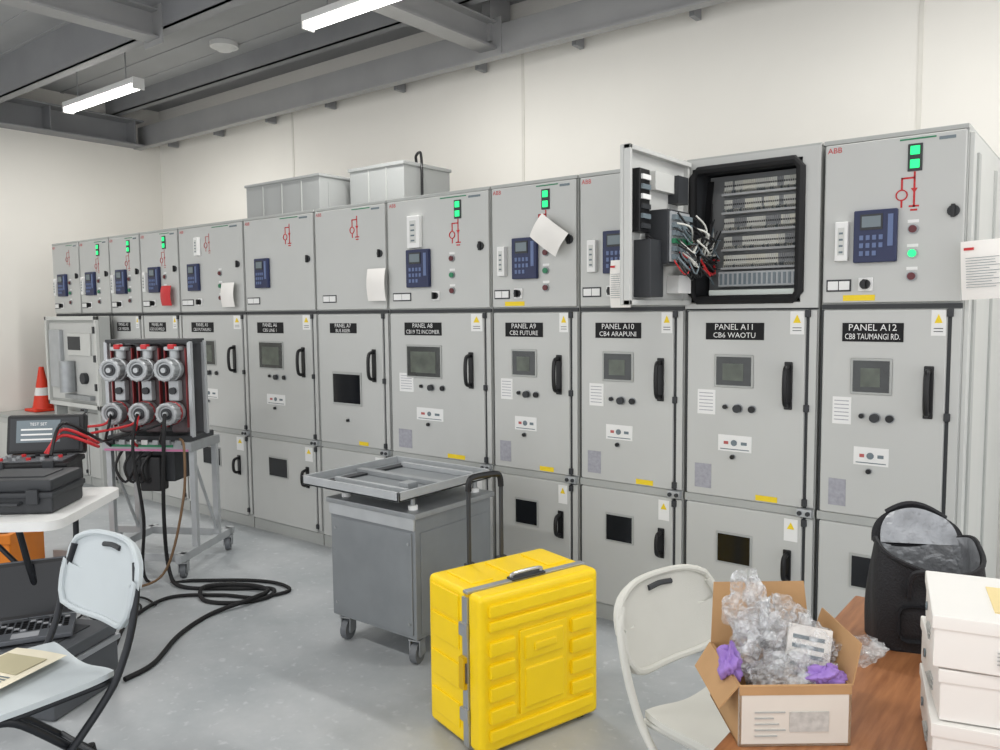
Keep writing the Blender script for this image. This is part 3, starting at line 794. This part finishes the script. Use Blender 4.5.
# ------------------------------------------------------------ circuit breaker on trolley
BO=(-4.80,-.95,0);BRZ=math.radians(30)
BT=RZ(BRZ,BO)
def onB(x,y,z):
    v=BT@Vector((x,y,z));return (v.x,v.y,v.z)
o=MB('circuit_breaker_trolley')
hw=.28
o.box(-hw,hw,0,.30,.80,.85,PGD,.006)
o.box(-hw-.02,hw+.02,-.03,.34,.755,.815,SIL,.006)
o.box(-hw,hw,-.036,-.03,.76,.772,PINK);o.box(-hw+.05,hw-.1,-.036,-.03,.785,.80,GRN2)
for i in range(7):o.box(-hw+.03+i*.075,-hw+.07+i*.075,-.045,-.03,.80,.83,random.choice([SIL,DK,WHT]),.003)
o.box(-hw,hw,.20,.215,.84,1.44,M('breaker_back_plate',(120,122,124),.4,.4),.003)
o.box(-hw,hw,.02,.22,1.43,1.455,PGD,.004)
for s in(-1,1):o.box(s*hw-.012,s*hw+.012,.02,.05,.84,1.44,SILW,.003);o.box(s*hw-.012,s*hw+.012,.19,.22,.84,1.44,SILW,.003)
for i in range(3):
    x=-.18+i*.18
    o.box(x-.058,x+.058,.05,.12,.86,1.42,RESIN,.02)
    o.box(x-.073,x-.066,.03,.06,.90,1.40,CU,.002);o.box(x+.066,x+.073,.03,.06,.90,1.40,CU,.002)
    for z in(1.27,1.00):
        o.cyl((x,.10,z),(x,-.06,z),.03,SIL,20)
        o.cyl((x,.02,z),(x,-.09,z),.066,SIL,24);o.ring((x,-.09,z),(0,1,0),.058,.012,SILW,24,8);o.ring((x,-.03,z),(0,1,0),.068,.007,CU if z<1.1 else SILW,24,8)
        o.cyl((x,-.085,z),(x,-.095,z),.036,DK,20);o.cyl((x,-.09,z),(x,-.11,z),.016,SILW,14)
        for k in range(12):
            a=k*math.pi/6;o.box(-.006,.006,-.10,-.0,.056,.070,SIL,0,Matrix.Translation((x,0,z))@Matrix.Rotation(a,4,'Y'))
    o.box(x-.035,x+.035,0,.05,1.07,1.20,SILW,.01);o.cyl((x,-.02,1.135),(x,0.01,1.135),.022,DK,12)
    o.box(x-.05,x+.05,-.01,.05,1.385,1.41,SILW,.006);o.box(x-.02,x+.02,-.02,.03,1.395,1.425,REDW,.006);o.cyl((x,.03,1.385),(x,.03,1.335),.03,SILW,14)
    o.tube([(x,-.10,1.0),(x+.02,-.16,.93),(x-.03,-.12,.84),(x-.06,-.03,.79)],.009,BLK if i!=1 else REDW,8,False,5)
for s in(-1,1):
    x=s*(hw-.0)
    for y in(.02,.30):o.box(x-.018,x+.018,y-.018,y+.018,.12,.757,SILW,.003)
    o.box(x-.02,x+.02,-.2,.5,.10,.15,SILW,.003)
    o.tube([(x,.02,.72),(x,.30,.16)],.01,SILW,8)
o.box(-hw-.3,hw+.02,-.16,-.12,.10,.15,SILW,.003);o.box(-hw-.3,hw+.02,.42,.46,.10,.15,SILW,.003)
o.box(-hw+.08,hw-.14,.05,.28,.55,.755,DK,.01);o.box(-.06,.08,-.02,.08,.5,.72,BLK,.012)
for k in range(4):o.tube([(-.18+k*.07,0,.76),(-.2+k*.06,-.05,.66),(-.15+k*.05,-.03,.56),(-.1+k*.05,.02,.66)],.009,BLK,6,False,5)
for x in(-hw-.26,hw):
    for y in(-.14,.44):caster(o,x,y,.045,.11)
o.build(BO,BRZ)
# test leads
o=MB('red_test_leads')
s=onT(-.30,-.08,.18)
for i in range(3):
    e=onB(-.18+i*.18,-.10,1.0);m=onB(-.40+i*.14,-.25,.92-.03*i)
    o.tube([(s[0]+.03*i,s[1]-.03,s[2]+.01),(s[0]+.02,s[1]+.05,s[2]+.09+.03*i),(s[0]-.05,s[1]+.25,s[2]+.02*i),m,(e[0],e[1]-.05,e[2]-.06),e],.008,REDW if i<2 else BLK,8,False,8)
o.build()
# cables on the floor
o=MB('black_power_cable')
a=onB(.18,-.11,1.0);b=onB(.22,-.2,.85)
o.tube([a,b,onB(.2,-.2,.4),onB(.22,-.2,.06),(-4.3,-1.05,.012),(-4.05,-.90,.012),(-3.85,-.76,.012),(-3.75,-.86,.012),(-3.82,-1.02,.012),(-4.0,-1.1,.012),(-4.15,-1.0,.03),(-3.98,-.84,.03),(-3.8,-.82,.03),(-3.76,-.98,.03),(-3.78,-1.2,.012),(-3.66,-1.45,.012),(-3.45,-1.7,.012),(-3.40,-1.86,.012)],.012,BLKR,8,False,8)
a=onB(0,-.11,1.0)
o.tube([a,onB(.05,-.25,.8),onB(.1,-.25,.4),onB(.1,-.25,.012),(-4.35,-.95,.012),(-4.1,-.76,.012),(-3.9,-.68,.012),(-3.74,-.72,.012),(-3.8,-.9,.012),(-4.0,-1.0,.012),(-4.2,-1.2,.012),(-4.05,-1.5,.012),(-3.8,-1.7,.012)],.010,BLKR,8,False,8)
o.tube([(-4.3,-1.65,.012),(-4.4,-1.5,.012),(-4.25,-1.35,.012),(-4.1,-1.45,.012),(-4.2,-1.6,.012),(-4.4,-1.55,.02),(-4.35,-1.3,.012),(-4.15,-1.3,.012)],.006,BLKR,6,False,8)
o.build()
o=MB('brown_cable')
a=onB(.24,-.05,.84)
o.tube([a,onB(.32,-.15,.8),onB(.33,-.2,.5),onB(.26,-.3,.1),onB(.1,-.4,.01),(-4.6,-1.5,.01),(-4.5,-1.75,.01)],.008,M('cable_brown',(110,85,60),.6),8,False,8)
o.build()

# ------------------------------------------------------------ world / camera
wd=bpy.data.worlds.new('World');S.world=wd;wd.use_nodes=True
bg=wd.node_tree.nodes['Background'];bg.inputs[0].default_value=(.975,.985,1,1);bg.inputs[1].default_value=1.76
f,th,pi_,ro=800.617,math.radians(37.8474),math.radians(4.5472),math.radians(-.5724)
F=Vector((-math.sin(th)*math.cos(pi_),math.cos(th)*math.cos(pi_),-math.sin(pi_)))
R=Vector((math.cos(th),math.sin(th),0));U=R.cross(F)
R2=R*math.cos(ro)+U*math.sin(ro);U2=U*math.cos(ro)-R*math.sin(ro)
cd=bpy.data.cameras.new('camera');cam=bpy.data.objects.new('camera',cd);S.collection.objects.link(cam)
mt=Matrix((R2,U2,-F)).transposed().to_4x4();mt.translation=Vector((0,-3.5267,1.6074));cam.matrix_world=mt
cd.sensor_width=36;cd.lens=f*36/1000;cd.clip_start=.02
S.camera=cam
